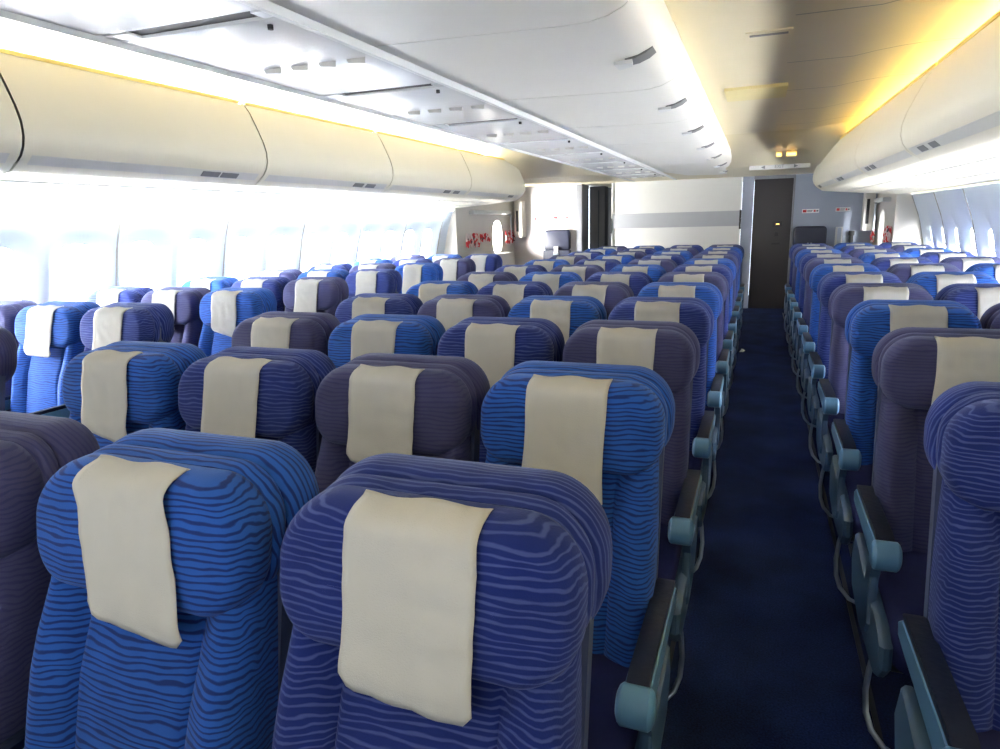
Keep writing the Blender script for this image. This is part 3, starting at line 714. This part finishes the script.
def arm_parts(x, seat, aisle, side):
    w = .026 if aisle else .016
    a = MB().prism(arm_prof(), x-w, x+w, lambda p, t: (t, p[0], p[1]), .006).build('armrest', M['plastic'], seat)
    top = [(-.37, .610), (.03, .610), (.045, .618), (.02, .626), (-.34, .628), (-.37, .620)]
    MB().prism(top, x-w*.86, x+w*.86, lambda p, t: (t, p[0], p[1]), .004).build('arm_pad', M['pad'], a)
    # rounded knob at the nose, axis across the seat
    n = 18; c = (-.385, .583); r = .036 if aisle else .029; ww = w+(.010 if aisle else .002)
    kn = MB()
    rr = []
    for dx, k in ((-ww, .6), (-ww+.004, .86), (-ww+.010, 1), (ww-.010, 1), (ww-.004, .86), (ww, .6)):
        rr.append([(x+dx, c[0]+r*k*math.cos(2*PI*j/n), c[1]+r*k*1.15*math.sin(2*PI*j/n)) for j in range(n)])
    kn.loft(rr).build('end_cap', M['plastic'], a)
    if aisle:
        # upright arm support curving down from the beam to the seat frame
        sp = [(-.385, .56), (-.33, .555), (-.30, .52), (-.285, .47), (-.27, .40), (-.30, .345), (-.36, .33), (-.385, .37), (-.36, .44), (-.355, .50)]
        MB().prism(sp, x+side*.004, x+side*.028, lambda p, t: (t, p[0], p[1]), .006).build('arm_support', M['plastic_dark'], a)
        sh = [(-.50, .29), (-.545, .34), (-.54, .40), (-.48, .425), (-.25, .44), (.0, .47), (.03, .38), (-.02, .30), (-.2, .265)]
        MB().prism(sh, x-side*.012, x+side*.020, lambda p, t: (t, p[0], p[1]), .01).build('side_panel', M['plastic_dark'], seat)
        pts = [(0, -.40, .31), (.012, -.41, .25), (.018, -.42, .19), (.014, -.435, .13), (0, -.455, .09), (-.03, -.48, .062), (-.08, -.50, .05), (-.18, -.51, .048), (-.40, -.51, .048)]
        MB().tube([(x+side*(.002+a_), y, z) for a_, y, z in pts], .008, 8).build('floor_rail', M['metal'], seat)
    return a
def build_seat(kind, colour, cover):
    """kind: 'l' left aisle end, 'r' right aisle end, 'm' middle, 'w' by the wall"""
    t = empty('aircraft_seat')
    fz, fy = FAB[colour]
    h = pad_src[0].build('headrest', fz, t, 60) if False else link(bpy.data.objects.new('headrest', ME('pad', pad_mesh, fz, colour, 60)), t)
    V, F = COVERS[cover]
    cv = link(bpy.data.objects.new('headrest_cover', cover_me(cover)), h); cv['label'] = 'pale grey linen headrest cover'
    link(bpy.data.objects.new('headrest_surround', ME('hood', hood_mesh, fy, colour, 40)), t)
    link(bpy.data.objects.new('backrest', ME('back', back_mesh, fz, colour, 60)), t)
    link(bpy.data.objects.new('back_shell', ME('shell', shell_mesh, M['shell'], '', 40)), t)
    link(bpy.data.objects.new('seat_cushion', ME('cush', cushion_mesh, M['cushion'], '', 50)), t)
    link(bpy.data.objects.new('seat_frame', ME('frame', lambda: MB().tube([(-.245, -.12, .31), (.245, -.12, .31)], .02).tube([(-.245, -.46, .31), (.245, -.46, .31)], .02).box((-.2, -.5, .325), (.2, -.06, .342)), M['metal_dark'], '', 40)), t)
    for s in (-.13,):
        link(bpy.data.objects.new('leg', ME('legf', lambda: MB().tube([(-.13, -.46, .30), (-.13, -.44, .02)], .016).box((-.155, -.50, 0), (-.105, -.36, .022), .006), M['metal_dark'], '', 40)), t)
        link(bpy.data.objects.new('leg', ME('legr', lambda: MB().tube([(-.13, -.12, .30), (-.13, .06, .02)], .016).box((-.155, .0, 0), (-.105, .10, .022), .006), M['metal_dark'], '', 40)), t)
    return t
CACHE = {}
def ME(key, fn, mat, colour, sm):
    k = (key, colour)
    if k not in CACHE:
        mb = fn(); o = mb.build(key, mat, None, sm); CACHE[k] = o.data; bpy.data.objects.remove(o)
    return CACHE[k]
COVERS = [cover_mesh(1, .1, .240, .258, 0), cover_mesh(2, .9, .225, .255, -.015), cover_mesh(3, .0, .29, .295, .004), cover_mesh(4, -.2, .255, .262, .006), cover_mesh(5, .25, .235, .28, -.01), cover_mesh(6, .0, .33, .325, .0)]
def cover_me(i):
    k = ('cover', i)
    if k not in CACHE:
        V, F = COVERS[i]
        bm = bmesh.new(); vs = [bm.verts.new(v) for v in V]; VS = {v: i_ for i_, v in enumerate(vs)}
        for f_ in F: bm.faces.new([vs[q] for q in f_])
        bmesh.ops.recalc_face_normals(bm, faces=bm.faces)
        bm.normal_update(); dn = [v.co - v.normal*.0012*(1 if v.normal.y < 0 else -1) for v in bm.verts]
        v2 = [bm.verts.new(c) for c in dn]
        for f_ in F: bm.faces.new([v2[q] for q in reversed(f_)])
        for e_ in [e_ for e_ in bm.edges if len(e_.link_faces) == 1 and e_.verts[0] in VS and e_.verts[1] in VS]:
            a_, b_ = VS[e_.verts[0]], VS[e_.verts[1]]; bm.faces.new([vs[a_], vs[b_], v2[b_], v2[a_]])
        bmesh.ops.recalc_face_normals(bm, faces=bm.faces)
        me = bpy.data.meshes.new('headrest_cover'); bm.to_mesh(me); bm.free()
        me.polygons.foreach_set('use_smooth', [True]*len(me.polygons)); me.materials.append(M['linen']); CACHE[k] = me
    return CACHE[k]
PROTO = {}
def arms_for(t, kind):
    # every seat carries the armrest on its left; row ends carry the outer one too
    key = ('arms', kind)
    if key not in PROTO:
        e_ = bpy.data.objects.new('armset', None); COL.objects.link(e_)
        if kind == 'L': arm_parts(-.245, e_, True, -1); 
        elif kind == 'R': arm_parts(-.246, e_, False, -1); arm_parts(.245, e_, True, 1)
        elif kind == 'W': arm_parts(-.246, e_, False, -1); arm_parts(.246, e_, False, 1)
        else: arm_parts(-.246, e_, False, -1)
        PROTO[key] = e_
    for ch in list(PROTO[key].children): copy_tree(ch, t)
def place(x, y, colour, cover, kind, label, group, rz=0):
    key = (colour, cover)
    if key not in PROTO: PROTO[key] = build_seat(kind, colour, cover); t = PROTO[key]; base = True
    src = PROTO[key]
    t = copy_tree(src); arms_for(t, kind)
    t.location = (x, y, 0); t.rotation_euler = (0, 0, rz)
    tag(t, label, 'seat', group); return t
cname = dict(navy='navy blue', blue='bright blue', purple='dull purple')
cyc = ['navy', 'blue', 'purple']
# centre block: four abreast
place_c = ['beside the right aisle', 'second from the right aisle', 'second from the left aisle', 'beside the left aisle']
SHX = {(0, 1): -.015, (0, 2): -.04, (0, 3): -.045}
cov_c = {(0, 0): 0, (0, 1): 1, (1, 0): 2, (1, 1): 0, (1, 2): 5, (1, 3): 4}
rnd = random.Random(3)
for r in range(12):
    for c in range(4):
        if r == 0 and c == 3: continue
        x = -.415-.5*c+SHX.get((r, c), 0); y = .722+.78*r
        cv = cov_c.get((r, c), rnd.choice([0, 2, 3, 4, 0, 2]))
        place(x, y, cyc[(r+c) % 3], cv, 'R' if c == 0 else ('L' if c == 3 else 'M'),
              '%s striped seat, %s row of the centre block, %s' % (cname[cyc[(r+c) % 3]], ordn[r], place_c[c]), 'seats in the centre block', rnd.uniform(-.006, .006))
# right block: three abreast
rc_ = ['blue', 'navy', 'purple', 'blue', 'purple', 'navy', 'blue', 'purple', 'navy', 'blue', 'purple', 'navy']
pl = ['beside the right aisle', 'in the middle of three', 'by the right windows']
for r in range(1, 12):
    for c in range(3):
        if r == 1 and c > 0: continue
        col = rc_[r] if c == 0 else cyc[(r+[0, 2, 1][c]) % 3]
        place(.61+.49*c, .735+.78*r, col, rnd.choice([0, 2, 3, 4, 5]), 'L' if c == 0 else ('W' if c == 2 else 'M'),
              '%s striped seat, %s row of the right block, %s' % (cname[col], ordn[r-1], pl[c]), 'seats in the right block', rnd.uniform(-.006, .006))
# left block: three abreast
pl = ['beside the left aisle', 'in the middle of three', 'by the left windows']
lc = [['purple', 'blue', 'navy'], ['navy', 'blue', 'purple'], ['navy', 'blue', 'purple'], ['blue', 'purple', 'navy']]
for r in range(1, 9):
    for c in range(3):
        if r == 1 and c > 0: continue
        y = .83+.82*r
        col = cyc[(r+c+1) % 3]
        if r == 2: col = ['navy', 'blue', 'purple'][c]
        if r == 3: col = ['blue', 'purple', 'navy'][c]
        place(-3.085-.5*c, y, col, rnd.choice([0, 2, 3, 4, 5]), 'R' if c == 0 else 'M',
              '%s striped seat, %s row of the left block, %s' % (cname[col], ordn[r-1], pl[c]), 'seats in the left block', rnd.uniform(-.006, .006))
def kill(o):
    for ch in list(o.children): kill(ch)
    bpy.data.objects.remove(o)
for o in PROTO.values(): kill(o)
# scrap of paper on the aisle carpet
tag(MB().add([(-.14, 7.82, .004), (-.10, 7.80, .01), (-.08, 7.92, .004), (-.12, 7.98, .012), (-.11, 7.88, .03)], [[0, 1, 4], [1, 2, 4], [2, 3, 4], [3, 0, 4]]).build('paper_scrap', M['white'], None, 0), 'small white scrap of paper on the dark right aisle carpet', 'paper')
